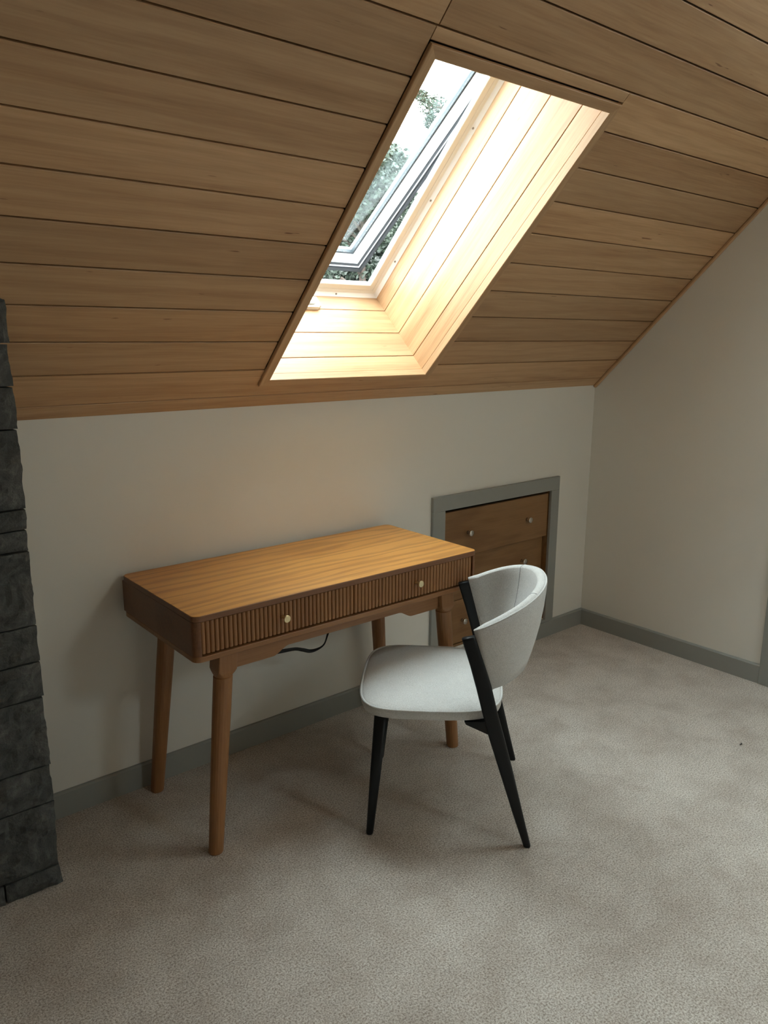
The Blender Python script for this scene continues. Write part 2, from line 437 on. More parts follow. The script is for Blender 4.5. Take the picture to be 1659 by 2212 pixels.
# roof build-up behind the boards, with the skylight hole
ROOFT = 0.40
bm = bmesh.new()
def rbox(x0, x1, s0, s1, d0, d1): box(bm, x0, x1, s0, s1, d0, d1)
SM = (CS1_ + UPPER_FILL[2]) / 2
rbox(XL - .3, CX0 - .006, -.35, SM, TH + .001, ROOFT); rbox(CX1 + .006, .3, -.35, SM, TH + .001, ROOFT)
rbox(CX0 - .006, CX1 + .006, -.35, CS0_ - .006, TH + .001, ROOFT); rbox(CX0 - .006, CX1 + .006, CS1_ + .006, SM, TH + .001, ROOFT)
rbox(XL - .3, UPPER_FILL[0], SM, RIDGE_S + .02, TH + .001, .16); rbox(UPPER_FILL[1], .3, SM, RIDGE_S + .02, TH + .001, .16)
rbox(UPPER_FILL[0], UPPER_FILL[1], SM, UPPER_FILL[2], TH + .001, .16); rbox(UPPER_FILL[0], UPPER_FILL[1], UPPER_FILL[3], RIDGE_S + .02, TH + .001, .16)
tag(obj('ceiling_deck', bm, M['gap'], mw=frame(ORG, X, S, N)), 'dark roof deck showing in the board joints', kind='structure')
bm = bmesh.new()                                   # local x runs towards -x
xs = [-.3] + [v for x0, x1, _, _ in REAR_FILL[::-1] for v in (-x1, -x0)] + [-XL + .3]
for k in range(0, len(xs), 2): box(bm, xs[k], xs[k + 1], -.35, RIDGE_S + .02, TH + .001, .16)
for k in range(1, len(xs) - 1, 2):
    box(bm, xs[k], xs[k + 1], -.35, REAR_FILL[0][2], TH + .001, .16); box(bm, xs[k], xs[k + 1], REAR_FILL[0][3], RIDGE_S + .02, TH + .001, .16)
tag(obj('ceiling_deck', bm, M['gap'], mw=frame(Vector((0, FRONT_Y, KNEE)), -X, Vector((0, CS, SN)), Vector((0, -SN, CS)))), 'dark roof deck of the far slope', kind='structure')
# strip of trim where the boards meet the gable wall
bm = boxbm(0.0, RIDGE_S - .02, 0, .017, -.014, -.0005, bev=.003)
tag(obj('trim_4', bm, M['ceil'], mw=frame(sk(-.018, 0.0, 0), S, X, N)), 'narrow wood strip between ceiling and gable wall', kind='structure')

# ------------------------------------------------------------------ skylight shaft
SHAFT = struct_empty('wall_skylight_shaft', None, 'board-lined shaft of the skylight')
DL = [0.0215, 0.0955, 0.222, 0.349, 0.422]
for i in range(4):
    a, b_ = DL[i] + .0012, DL[i + 1] - .0012
    if i == 3: b_ = 0.430
    # right side (faces -x), left side (faces +x), grain along S
    obj('plank', plank_mesh(BS1 - BS0, b_ - a, .011, .0012), M['ceil'], SHAFT, frame(sk(BX1, BS0, a), S, N, X))
    obj('plank', plank_mesh(BS1 - BS0, b_ - a, .011, .0012), M['ceil'], SHAFT, frame(sk(BX0, BS1, a), -S, N, -X))
    obj('plank', plank_mesh(BX1 - BX0 + .022, b_ - a, .011, .0012), M['ceil'], SHAFT, frame(sk(BX0 - .011, BS0, a), X, N, -S))
    obj('plank', plank_mesh(BX1 - BX0 + .022, b_ - a, .011, .0012), M['ceil'], SHAFT, frame(sk(BX1 + .011, BS1, a), -X, N, S))
bm = bmesh.new()   # dark backing behind the joints
for a in ((BX0 - .0175, BX0 - .0115, BS0 - .0175, BS1 + .0175), (BX1 + .0115, BX1 + .0175, BS0 - .0175, BS1 + .0175),
          (BX0 - .0115, BX1 + .0115, BS0 - .0175, BS0 - .0115), (BX0 - .0115, BX1 + .0115, BS1 + .0115, BS1 + .0175)):
    box(bm, *a, .018, .43)
obj('shaft_backing', bm, M['gap'], SHAFT, frame(ORG, X, S, N))

def ring_sides(x0, x1, s0, s1, prof):
    """prof: closed list of (inset, d); returns four meshes, mitred"""
    def corner(k, i, d):
        xx = (x0 + i, x1 - i, x1 - i, x0 + i)[k]; ss = (s0 + i, s0 + i, s1 - i, s1 - i)[k]
        return (xx, ss, d)
    out = []
    for k in range(4):
        bm = bmesh.new()
        loft(bm, [[corner(k, i, d) for i, d in prof], [corner((k + 1) % 4, i, d) for i, d in prof]])
        out.append(bm)
    return out
casing = struct_empty('trim_5', None, 'wood casing around the skylight opening')
SKM = frame(ORG, X, S, N)
SIDE = [frame(ORG, X, S, N)] * 4
def place_sides(name, bms, mat, parent, base_m):
    """rotate every second side so the wood grain follows its length"""
    for k, bm in enumerate(bms):
        if k % 2 == 1:
            R = Matrix(((0, 1, 0, 0), (1, 0, 0, 0), (0, 0, -1, 0), (0, 0, 0, 1)))
            for v in bm.verts: v.co = R @ v.co
            obj(name, bm, mat, parent, base_m @ R.inverted())
        else: obj(name, bm, mat, parent, base_m)
CW = 0.0265
place_sides('casing_board', ring_sides(OX0, OX1, OS0, OS1, [(0, -.0008), (0, -.010), (.002, -.012), (CW + .003, -.012), (CW + .005, -.010), (CW + .005, .018), (CW + .001, .021), (CW - .005, .021), (CW - .005, -.0008)]), M['ceil'], casing, SKM)

# ------------------------------------------------------------------ skylight window
win = struct_empty('window_1', None, 'white top-hung skylight propped open, trees outside')
FO = 0.0
# fixed frame: soft chamfer against the boards, then a wide face towards the room, then up to the weather side
fprof = [(-.016, .432), (-.016, .47), (.046, .47), (.0505, .466), (.0505, .446), (.047, .443), (.026, .440), (.0255, .4415), (.024, .4395), (.010, .434), (.0, .424)]
fprof = [(-.030, .432), (-.030, .470), (.044, .470), (.050, .465), (.050, .446), (.047, .443), (.0262, .4405), (.0255, .4430), (.0245, .4400), (.012, .436), (.0005, .4225), (.0003, .431)]
place_sides('frame_bar', ring_sides(BX0, BX1, BS0, BS1, fprof), M['white'], win, SKM)
for p in [(-1.50, BS0 + .008, .4315, -1), (-1.80, BS0 + .008, .4315, -1)]:
    bm = bmesh.new(); lathe(bm, [(.001, 0), (.004, 0), (.0045, -.002), (.003, -.0035), (.0005, -.0038)], 10, T(p[0], p[1], p[2]))
    obj('screw', bm, M['screw'], win, SKM)
for s_ in (.33, .62, .92):
    bm = bmesh.new(); lathe(bm, [(.001, 0), (.004, 0), (.0045, -.002), (.003, -.0035), (.0005, -.0038)], 10, T(BX1 - .008, s_, .4315))
    obj('screw', bm, M['screw'], win, SKM)
# opening sash, hinged along its head
TAN = 0.125
ang = math.atan(TAN)
HS, HD = 1.285, 0.452
S_s = (S * math.cos(ang) - N * math.sin(ang)); N_s = (N * math.cos(ang) + S * math.sin(ang))
SAM = frame(sk(0, HS, HD), X, S_s, N_s)          # local y runs up the sash, 0 at the hinge
QX0, QX1, QS0, QS1 = BX0 - .024, BX1 + .024, -1.165, 0.02
sash = obj('sash', boxbm(QX0 - .004, QX1 + .004, QS1 - .004, QS1 + .006, .004, .05), M['white'], win, SAM)
place_sides('sash_flange', ring_sides(QX0, QX1, QS0, QS1, [(0, .060), (0, .004), (.003, .0), (.019, .0), (.019, .060)]), M['slate_metal'], sash, SAM)
place_sides('sash_rail', ring_sides(QX0, QX1, QS0, QS1, [(.0192, .058), (.0192, .008), (.026, .005), (.0338, .010), (.0338, .058)]), M['sash_white'], sash, SAM)
place_sides('gasket', ring_sides(QX0, QX1, QS0, QS1, [(.034, .056), (.034, .002), (.036, .0), (.046, .0), (.048, .002), (.048, .056)]), M['slate_metal'], sash, SAM)
place_sides('sash_rail', ring_sides(QX0, QX1, QS0, QS1, [(.0482, .058), (.0482, .002), (.060, .0), (.062, .005), (.065, .010), (.076, .013), (.081, .018), (.083, .026), (.083, .058)]), M['sash_white'], sash, SAM)
place_sides('glazing_bead', ring_sides(QX0, QX1, QS0, QS1, [(.0832, .040), (.0832, .021), (.087, .023), (.087, .040)]), M['slate_metal'], sash, SAM)
obj('glass_pane', boxbm(QX0 + .0872, QX1 - .0872, QS0 + .0872, QS1 - .0872, .026, .030), M['glass'], sash, SAM)

# fixed skylights added out of view to brighten the room, one per slope
for i, (x0, x1, s0, s1, RM) in enumerate([(-x1, -x0, s0, s1, frame(ORG2, -X, S2, N2)) for x0, x1, s0, s1 in REAR_FILL] + [(*UPPER_FILL, frame(ORG, X, S, N))]):
    wn = struct_empty('window_%d' % (i + 2), None, 'fixed skylight added out of view for fill light')
    place_sides('frame_bar', ring_sides(x0, x1, s0, s1, [(-.02, -.010), (-.02, -.0005), (-.0005, -.0005), (-.0005, .15), (.035, .15), (.035, .11), (.010, .11), (.010, -.010)]), M['white'], wn, RM)
    obj('glass_pane', boxbm(x0 + .03, x1 - .03, s0 + .03, s1 - .03, .126, .130), M['glass'], wn, RM)

# white chain-opener bracket on the bottom wall of the shaft
mwb = frame(sk(-1.69, BS0 + .0005, .37), X, N, S)
br = thing('opener_bracket', 'small white opener bracket on the lower shaft boards', 'bracket', mwb)
bm = bmesh.new(); prism(bm, [(-.09, -.028), (.060, -.028), (.060, -.020), (.072, -.020), (.072, .030), (-.09, .030)], 0, .016, 'z')
obj('bracket_body', bm, M['white'], br, mwb)
obj('bracket_cover', boxbm(-.08, .045, -.016, .026, .0162, .026, bev=.003), M['white'], br, mwb)
bm = bmesh.new(); lathe(bm, [(.0005, .0162), (.004, .0162), (.004, .018), (.0005, .0185)], 10, T(.064, -.010, 0)); obj('screw', bm, M['screw'], br, mwb)

# ================================================================== STONE CHIMNEY
CHX1, CHX0, CHY = -2.888, -4.04, -0.33
chim = thing('chimney', 'dark split-face slate chimney breast at the left edge', 'chimney', T((CHX0 + CHX1) / 2, CHY, 0))
courses = [0.0, .0612, .2625, .3748, .5769, .6802, .7827, .9862, 1.0432, 1.0978, 1.3023, 1.4087, 1.513, 1.64]
def ceil_z(y): return KNEE + (-y) * SN / CS
obj('core', prism(bmesh.new(), [(CHY + .06, 0), (-.002, 0), (-.002, ceil_z(0) - .004), (CHY + .06, ceil_z(CHY + .06) - .004)], CHX0 + .05, CHX1 - .05, 'x'), M['gap'], chim)
def stone(x0, x1, z0, z1, depth, right, left, seed):
    """rough block; front at CHY, joints recessed"""
    g = .0026
    x0 += g; x1 -= g; z0 += g * .6; z1 -= g
    nx = max(3, int((x1 - x0) / .013)); nz = max(3, int((z1 - z0) / .010)); ny = max(2, int(depth / .05))
    y0 = CHY; y1 = CHY + depth
    bm = bmesh.new(); grid = {}
    off = Vector((seed * 3.17, seed * 1.31, seed * 0.77))
    proud = noise.noise(off * 1.7) * .006
    cut = random.uniform(-.5, .5)
    def vert(i, j, k):                       # k along y
        key = (i, j, k)
        if key in grid: return grid[key]
        x = x0 + (x1 - x0) * i / nx; z = z0 + (z1 - z0) * j / nz; y = y0 + (y1 - y0) * k / ny
        p = Vector((x, y, z)) + off
        ed = min(min(i, nx - i) / 2.0, min(j, nz - j) / 2.0, 1.0)
        if k == 0:
            a = noise.fractal(p * 8, .9, 2.1, 4) * .018 + noise.fractal(p * 30, .7, 2.2, 4) * .009
            st = .007 if math.sin(p.x * 9 + p.z * 17 + 3 * noise.noise(p * 4)) > .55 else 0
            y += (-a - st - proud) * (.35 + .65 * ed) + .006 * (1 - ed)
        if right and i == nx: x += noise.fractal(p * 14 + Vector((9, 0, 0)), .8, 2.1, 4) * .0055
        if left and i == 0: x -= noise.fractal(p * 8 + Vector((9, 0, 0)), .9, 2.1, 4) * .010 + .002
        if not (0 < j < nz) and k == 0: z += noise.noise(p * 11) * .0015
        z = min(z, ceil_z(min(y, 0)) - .003)
        grid[key] = bm.verts.new((x, y, z)); return grid[key]
    def q(*v):
        try: bm.faces.new(v)
        except ValueError: pass
    for i in range(nx):
        for j in range(nz):
            q(vert(i, j, 0), vert(i + 1, j, 0), vert(i + 1, j + 1, 0), vert(i, j + 1, 0))
    for k in range(ny):
        for j in range(nz):
            q(vert(nx, j, k), vert(nx, j, k + 1), vert(nx, j + 1, k + 1), vert(nx, j + 1, k)); q(vert(0, j, k), vert(0, j + 1, k), vert(0, j + 1, k + 1), vert(0, j, k + 1))
        for i in range(nx):
            q(vert(i, 0, k), vert(i, 0, k + 1), vert(i + 1, 0, k + 1), vert(i + 1, 0, k)); q(vert(i, nz, k), vert(i + 1, nz, k), vert(i + 1, nz, k + 1), vert(i, nz, k + 1))
    o = obj('stone', bm, M['stone'], chim)
sd = 1
lastlen = {1: .172, 5: .43, 6: .28, 0: .165}
for c in range(len(courses) - 1):
    z0, z1 = courses[c], courses[c + 1]
    if z0 > ceil_z(CHY) - .02: continue
    cuts = [CHX1]
    x = CHX1 - {0: .150, 1: .46, 2: .34, 3: .52, 4: .40, 5: .162, 6: .48, 7: .30, 8: .2, 9: .5, 10: .33, 11: .42, 12: .3}[c]
    while x > CHX0 + .16:
        cuts.append(x); x -= random.uniform(.22, .48)
    cuts.append(CHX0)
    for k in range(len(cuts) - 1):
        ends = (k == 0 or k == len(cuts) - 2)
        stone(cuts[k + 1], cuts[k], z0, z1, .325 if ends else .07, k == 0, k == len(cuts) - 2, sd); sd += 1

# ================================================================== DESK
DKX, DKY, DKR = -2.541, -0.530, -0.0082
DL_, DD, DHT, DTK = 1.119, 0.510, 0.778, 0.137
DM = T(DKX, DKY, 0) @ Matrix.Rotation(DKR, 4, 'Z')        # local x along the desk, y to the wall
dctr = DM @ T(DL_ / 2, DD / 2, 0)
desk = thing('writing_desk', 'wooden writing desk with fluted drawers and tapered round legs under the skylight', 'desk', dctr)
Zt = DHT; Zb = DHT - DTK; TS = 0.018
def slab(z0, z1, r, ins=0.0, bev=.0015):
    bm = bmesh.new()
    rings = []
    for dz, i in ((z0, bev), (z0 + bev, 0), (z1 - bev, 0), (z1, bev)):
        rings.append([Vector((a, b_, dz)) for a, b_ in rsq(DL_ / 2, DD / 2, DL_ / 2 - ins - i, DD / 2 - ins - i, r, 6)])
    loft(bm, rings); return bm
dtop = obj('desk_top', slab(Zt - TS, Zt, .022), M['oak_side'], desk, DM)
obj('top_veneer', slab(Zt - .0012, Zt + .0004, .021, .0012, .0004), M['oak'], dtop, DM)
obj('bottom_panel', slab(Zb, Zb + .016, .022), M['oak_leg'], desk, DM)
bm = bmesh.new()     # carcass: side panels with rounded front corners and a back panel
za, zb_ = Zb + .0165, Zt - TS - .0005
r = .021; n_ = 7
for sx in (0, 1):
    arc = [(r - r * math.cos(math.radians(90 * k / n_)), r - r * math.sin(math.radians(90 * k / n_)) + .001) for k in range(n_ + 1)]
    pts = [(0.001 + a, b_) for a, b_ in arc] + [(.022, .018), (.022, DD - .02), (.018, DD - .001), (.001, DD - .001)]
    if sx: pts = [(DL_ - a, b_) for a, b_ in pts][::-1]
    prism(bm, pts, za, zb_, 'z')
box(bm, .0222, DL_ - .0222, DD - .016, DD - .001, za, zb_)
obj('carcass', bm, M['oak_side'], desk, DM)
obj('inner_void', boxbm(.0225, DL_ - .0225, .028, .032, za, zb_), M['dark'], desk, DM)
dx0, dx1 = .0235, DL_ - .0235; mid = (dx0 + dx1) / 2
for a, b_ in ((dx0, mid - .0012), (mid + .0012, dx1)):
    bm = bmesh.new(); nf = 37; p = (b_ - a) / nf
    zl, zh = za + .005, zb_ - .002
    pts = [(b_, .0260), (a, .0260)]
    prof = []
    for f in range(nf):
        for k in range(7):
            t = k / 7
            prof.append((a + (f + t) * p, .0115 - .0068 * math.sqrt(max(0, 1 - (2 * t - 1) ** 2))))
    prof.append((b_, .0115))
    lo = [[bm.verts.new((x, y, z)) for x, y in prof] for z in (zl, zh)]
    bk = [[bm.verts.new((x, .026, z)) for x, y in prof] for z in (zl, zh)]
    for k in range(len(prof) - 1):
        bm.faces.new((lo[0][k], lo[0][k + 1], lo[1][k + 1], lo[1][k])); bm.faces.new((bk[0][k + 1], bk[0][k], bk[1][k], bk[1][k + 1]))
        bm.faces.new((lo[1][k], lo[1][k + 1], bk[1][k + 1], bk[1][k])); bm.faces.new((lo[0][k + 1], lo[0][k], bk[0][k], bk[0][k + 1]))
    for k in (0, len(prof) - 1): bm.faces.new((lo[0][k], lo[1][k], bk[1][k], bk[0][k]))
    # vertical grain: rotate local frame so x runs up
    R = Matrix.Rotation(math.radians(90), 4, 'Y')
    for v in bm.verts: v.co = R @ v.co
    dr = obj('drawer', bm, M['oak_leg'], desk, DM @ R.inverted())
    kb = bmesh.new()
    lathe(kb, [(.0005, 0), (.006, 0), (.0045, .006), (.0045, .020), (.0105, .0215), (.0115, .023), (.0115, .0255), (.0105, .027), (.0005, .0275)], 24,
          frame(((a + b_) / 2, .006, (zl + zh) / 2 + .003), (1, 0, 0), (0, 0, 1), (0, -1, 0)))
    o = obj('knob', kb, M['brass'], dr, DM); o['label'] = 'round brass drawer knob'
# legs
def desk_leg(bx, by, fx, fy):
    bm = bmesh.new(); hw = .030
    # square block with eased corners flowing into a round tapering leg
    rings = []
    def sq(cx, cy, z, h, rr): return [Vector((a, b_, z)) for a, b_ in rsq(cx, cy, h, h, rr, 5)]
    ztop = Zb - .0002
    spec = [(ztop, hw, .003), (Zb - .060, hw, .003), (Zb - .068, hw - .001, .010), (Zb - .079, hw - .004, .020), (Zb - .082, hw - .0045, .0248), (Zb - .084, .0285, .0278), (Zb - .2, .0280, .0275), (.30, .0262, .0258), (.004, .0225, .0222), (.0, .0205, .0202)]
    for z, h, rr in spec:
        t = 1 - z / ztop
        rings.append(sq(bx + (fx - bx) * t, by + (fy - by) * t, z, h, rr))
    loft(bm, rings)
    R = Matrix.Rotation(math.radians(90), 4, 'Y')
    for v in bm.verts: v.co = R @ v.co
    o = obj('leg', bm, M['oak_leg'], desk, DM @ R.inverted(), smooth=False)
    for p in o.data.polygons: p.use_smooth = p.center.x < 0 and abs(p.normal.x) < .3 and p.center.x > -(Zb - .083)
cx = DL_ / 2
for sx in (-1, 1):
    desk_leg(cx + sx * .440, .058, cx + sx * .503, .044)
    desk_leg(cx + sx * .440, DD - .070, cx + sx * .503, DD - .040)
# aprons
def apron_pts():
    zt_, zm, ze = Zb - .0003, Zb - .040, Zb - .064
    xa, xb = cx - .409, cx + .409
    L = []
    k0, k1 = .125, .185
    def sm(t): return t * t * (3 - 2 * t)
    L.append((xa, ze))
    for k in range(9): L.append((xa + k0 + (k1 - k0) * k / 8, ze + (zm - ze) * sm(k / 8)))
    for k in range(9): L.append((xb - k1 + (k1 - k0) * k / 8, zm + (ze - zm) * sm(k / 8)))
    L.append((xb, ze)); L += [(xb, zt_), (xa, zt_)]
    return L
obj('apron', prism(bmesh.new(), apron_pts(), .044, .064, 'y'), M['oak_leg'], desk, DM)
obj('apron', prism(bmesh.new(), apron_pts(), DD - .074, DD - .054, 'y'), M['oak_leg'], desk, DM)
for sx in (-1, 1):
    c_ = cx + sx * .440
    obj('apron', boxbm(c_ - .010, c_ + .010, .089, DD - .101, Zb - .055, Zb - .0003), M['oak_leg'], desk, DM)
# cable under the desk
cp = [(-2.235, -.2, .6395), (-2.225, -.2, .56), (-2.18, -.2, .475), (-2.098, -.2, .449), (-2.054, -.2, .4437), (-1.9954, -.2, .4369), (-1.960, -.2, .424), (-1.9294, -.2, .4115), (-1.8944, -.2, .4112), (-1.867, -.2, .4221), (-1.852, -.2, .452), (-1.83, -.2, .51), (-1.80, -.2, .585), (-1.79, -.2, .6395)]
def catmull(P, n=6):
    P = [Vector(p) for p in P]; out = []
    for i in range(len(P) - 1):
        a, b_, c, d = P[max(i - 1, 0)], P[i], P[i + 1], P[min(i + 2, len(P) - 1)]
        for k in range(n):
            t = k / n
            out.append(.5 * ((2 * b_) + (c - a) * t + (2 * a - 5 * b_ + 4 * c - d) * t * t + (3 * b_ - a - 3 * c + d) * t ** 3))
    out.append(P[-1]); return out
pts = catmull(cp)
bm = bmesh.new(); rings = []
for i, p in enumerate(pts):                                   # flat ribbon cable that twists along its length
    t = (pts[min(i + 1, len(pts) - 1)] - pts[max(i - 1, 0)]).normalized()
    side = t.cross(Vector((0, 1, 0))).normalized()
    tw = .9 + 1.1 * math.sin(i * .13 + .6)
    u = side * math.cos(tw) + Vector((0, 1, 0)) * math.sin(tw); v = t.cross(u)
    hw, ht = .0068, .0022
    rings.append([p + u * (hw * math.cos(a)) + v * (ht * math.sin(a)) for a in [2 * math.pi * k / 10 for k in range(10)]])
loft(bm, rings)
tag(obj('power_cable', bm, M['cable'], smooth=True), 'flat black cable looping down under the desk', 'cable')

# ================================================================== BUILT-IN DRAWERS
ch = thing('built_in_dresser', 'cherry-toned drawer unit set into the knee wall recess', 'dresser', T((NX0 + NX1) / 2, .02, NZ0))
KX0, KX1 = NX0 + .004, NX1 - .004
bm = bmesh.new()
box(bm, NX0 - .019, NX0 - .001, .001, .56, NZ0 + .002, NZ1 + .018); box(bm, NX1 + .001, NX1 + .019, .001, .56, NZ0 + .002, NZ1 + .018)
box(bm, NX0 - .001, NX1 + .001, .046, .56, NZ0 + .002, NZ0 + .014); box(bm, NX0 - .001, NX1 + .001, .30, .31, NZ0 + .014, NZ1 + .018)
obj('carcass', bm, M['drawer'], ch)
obj('dark_interior', boxbm(NX0 - .0005, NX1 + .0005, .29, .299, NZ0 + .015, NZ1 + .017), M['dark'], ch)
obj('rail', boxbm(KX0 + .002, KX1 - .002, .020, .046, NZ0 + .001, NZ0 + .012), M['drawer'], ch)
for i, (z0, z1, y, xa, xb) in enumerate(((.5475, .7665, .001, KX0 + .003, KX1 - .001), (.331, .5445, .023, KX0 + .004, KX1 - .004), (.115, .328, .023, KX0 + .004, KX1 - .004))):
    dr = obj('drawer', boxbm(xa, xb, y, y + .020, z0, z1, bev=.0015), M['drawer'], ch)
    if i == 0: obj('drawer_box', boxbm(xa + .03, xb - .03, y + .0205, .28, z0 + .01, z1 - .04), M['dark'], dr)
    for sx in (-1, 1):
        kb = bmesh.new()
        lathe(kb, [(.0005, 0), (.0085, 0), (.0055, .004), (.005, .013), (.009, .017), (.0135, .019), (.0145, .0215), (.0145, .0245), (.0125, .0265), (.0005, .028)], 20,
              frame(((NX0 + NX1) / 2 + sx * .208, y, z0 + .108), (1, 0, 0), (0, 0, 1), (0, -1, 0)))
        o = obj('knob', kb, M['nickel'], dr, smooth=True); o['label'] = 'small satin nickel knob'
# painted surround of the recess
sur = struct_empty('trim_6', T((NX0 + NX1) / 2, 0, NZ0), 'flat grey surround framing the built-in drawers')
obj('surround_stile', boxbm(-1.1445, NX0 + .0005, -.016, -.0003, BBH + .0005, NZ1 - .0003, bev=.0015), M['grey'], sur)
obj('surround_stile', boxbm(NX1 - .0005, -.2665, -.016, -.0003, BBH + .0005, NZ1 - .0003, bev=.0015), M['grey'], sur)
obj('surround_head', boxbm(-1.1445, -.2665, -.016, -.0003, NZ1, .849, bev=.0015), M['grey'], sur)
obj('surround_sill', boxbm(NX0 + .001, NX1 - .001, -.016, .018, BBH + .0005, NZ0 - .0002, bev=.001), M['grey'], sur)

# ================================================================== CHAIR
R0 = Vector((-1.7356, -1.0728, 0)); U = Vector((.697, .718, 0)).normalized(); F = Vector((-U.y, U.x, 0))
CO = R0 + U * .255 + F * .25
CM = frame(CO, U, F, Vector((0, 0, 1)))
chair = thing('dining_chair', 'pale upholstered chair with curved back and tapered black metal legs at the desk', 'chair', CM)
def LC(u, v, z): return Vector((u - .255, v - .25, z))
def sec(u, v, z, hu, hv, tilt=0.0, e=3.2, n=20):
    """superellipse section; tilt = dz per dv so the cut follows the leg"""
    out = []
    for k in range(n):
        a = 2 * math.pi * k / n; c, s = math.cos(a), math.sin(a)
        du = hu * math.copysign(abs(c) ** (2 / e), c); dv = hv * math.copysign(abs(s) ** (2 / e), s)
        out.append(LC(u + du, v + dv, z + dv * tilt))
    return out
for side in (0, 1):
    sg = 1 if side == 0 else -1
    ub = 0.0 if side == 0 else .51
    def uu(z): return ub - sg * .012 * min(1, z / .43) + sg * .004 * max(0, (z - .43) / .25)
    # rear leg rising into the back post
    rings = []
    for z, vc, hv, hu in ((0, -.003, .0095, .0095), (.006, -.002, .0115, .0112), (.12, .032, .0160, .0115), (.25, .069, .0205, .0118), (.37, .1045, .0235, .012), (.45, .127, .0230, .012), (.53, .1475, .0220, .012), (.60, .169, .0205, .0118), (.675, .1945, .0195, .0115), (.683, .1970, .0188, .0110)):
        rings.append(sec(uu(z), vc, z, hu, hv, -.25 if z > .5 else 0))
    bm = bmesh.new(); loft(bm, rings); obj('leg', bm, M['black'], chair, CM, smooth=True)
    # front leg
    uf = .026 if side == 0 else .484
    rings = []
    for z, vc, hv, hu in ((0, .487, .0095, .0095), (.006, .4865, .0115, .0115), (.2, .470, .0165, .0135), (.405, .453, .0205, .015)):
        rings.append(sec(uf + sg * .006 * z, vc, z, hu, hv, 0, 2.6))
    bm = bmesh.new(); loft(bm, rings); obj('leg', bm, M['black'], chair, CM, smooth=True)
    # bracket below the seat
    bm = bmesh.new(); a = .012 if side == 0 else .478; b_ = a + .020
    prism(bm, [(LC(0, .098, 0).y, .364), (LC(0, .130, 0).y, .366), (LC(0, .195, 0).y, .395), (LC(0, .20, 0).y, .4045), (LC(0, .105, 0).y, .4045)], LC(a, 0, 0).x, LC(b_, 0, 0).x, 'x')
    obj('bracket', bm, M['black'], chair, CM)
# under-seat frame
bm = bmesh.new()
for v0, v1 in ((.12, .145), (.43, .455)): box(bm, LC(.03, 0, 0).x, LC(.48, 0, 0).x, LC(0, v0, 0).y, LC(0, v1, 0).y, .388, .4048)
for u0 in (.06, .43): box(bm, LC(u0, 0, 0).x, LC(u0 + .02, 0, 0).x, LC(0, .145, 0).y, LC(0, .43, 0).y, .388, .4048)
obj('seat_frame', bm, M['black'], chair, CM)
# seat
def seat_outline(ins, n=64):
    out = []
    for k in range(n):
        a = 2 * math.pi * k / n; c, s = math.cos(a), math.sin(a)
        e = 5.0
        x = math.copysign(abs(c) ** (2 / e), c); y = math.copysign(abs(s) ** (2 / e), s)
        v = .3015 + y * (.2165 - ins)
        hw = (.2545 if v > .3 else .2545 - .020 * ((.3 - v) / .21) ** 1.5) - ins
        if y > 0: v += .012 * (1 - (x * x))
        else: v -= .010 * (1 - x * x)
        out.append((.255 + x * hw, v))
    return out
bm = bmesh.new(); rings = []
for ins, z in ((.03, .4052), (.012, .4055), (.004, .409), (.0015, .416), (.0015, .428), (.003, .4365)):
    rings.append([LC(u, v, z) for u, v in seat_outline(ins)])
for ins, z in ((.012, .4415), (.03, .4465), (.06, .4510), (.10, .4545), (.15, .4565), (.195, .457)):
    rings.append([LC(u, v, z) for u, v in seat_outline(ins)])
loft(bm, rings); seat = obj('seat', bm, M['fabric'], chair, CM, smooth=True)
bm = bmesh.new(); tube(bm, [LC(u, v, .4375) for u, v in seat_outline(.0015, 96)], .0036, 8, closed=True)
obj('piping', bm, M['fabric'], seat, CM, smooth=True)
# curved back shell
def back_section(ph, TK=.030):
    """ph 0..pi; returns outer bottom, outer top and the inward direction"""
    c, s = math.cos(ph), math.sin(ph)
    se = s ** .9 if s > 0 else 0
    top = Vector((.255 - .258 * math.copysign(abs(c) ** .92, c), .182 - .238 * se, .702 + .100 * s ** .85 if s > 0 else .702))
    bot = Vector((.255 - .258 * math.copysign(abs(c) ** .85, c) , .130 - .135 * se, .512 + .042 * se))
    inw = Vector((c * .85, s * 1.0, 0)); inw.normalize()
    return bot, top, inw
rings = []; NPH = 56; rim = []; rimin = []
def back_ring(ph):
    bot, top, inw = back_section(ph)
    end = min(1, math.sin(ph) / .12) if math.sin(ph) > 0 else 0
    TK = .014 + .018 * end
    ax = top - bot; Lh = ax.length; ax.normalize()
    out = []
    # outer face bottom -> top with slight bulge
    for t in (0.03, .15, .3, .5, .7, .85, .955): out.append(bot + ax * (Lh * t) - inw * (.010 * math.sin(math.pi * t)))
    rr = TK / 2
    for a in (30, 60, 90, 120, 150):
        aa = math.radians(a); out.append(top - ax * rr * .9 + inw * (rr - rr * math.cos(aa)) + ax * (rr * .9 * math.sin(aa)))
    for t in (.955, .85, .7, .5, .3, .15, .03): out.append(bot + ax * (Lh * t) + inw * (TK * (1 - .25 * math.sin(math.pi * t) * 0)) - inw * (.010 * math.sin(math.pi * t)))
    for a in (150, 120, 90, 60, 30):
        aa = math.radians(a); out.append(bot + ax * rr * .9 + inw * (rr - rr * math.cos(aa)) - ax * (rr * .9 * math.sin(aa)))
    return out
for i in range(NPH + 1):
    ph = math.pi * i / NPH
    rings.append([LC(*p) for p in back_ring(ph)])
bm = bmesh.new(); loft(bm, rings); back = obj('backrest', bm, M['fabric'], chair, CM, smooth=True)
bm = bmesh.new(); tube(bm, [r_[7] + (r_[7] - r_[3]).normalized() * .0008 for r_ in rings], .0026, 8); obj('piping', bm, M['fabric'], back, CM, smooth=True)
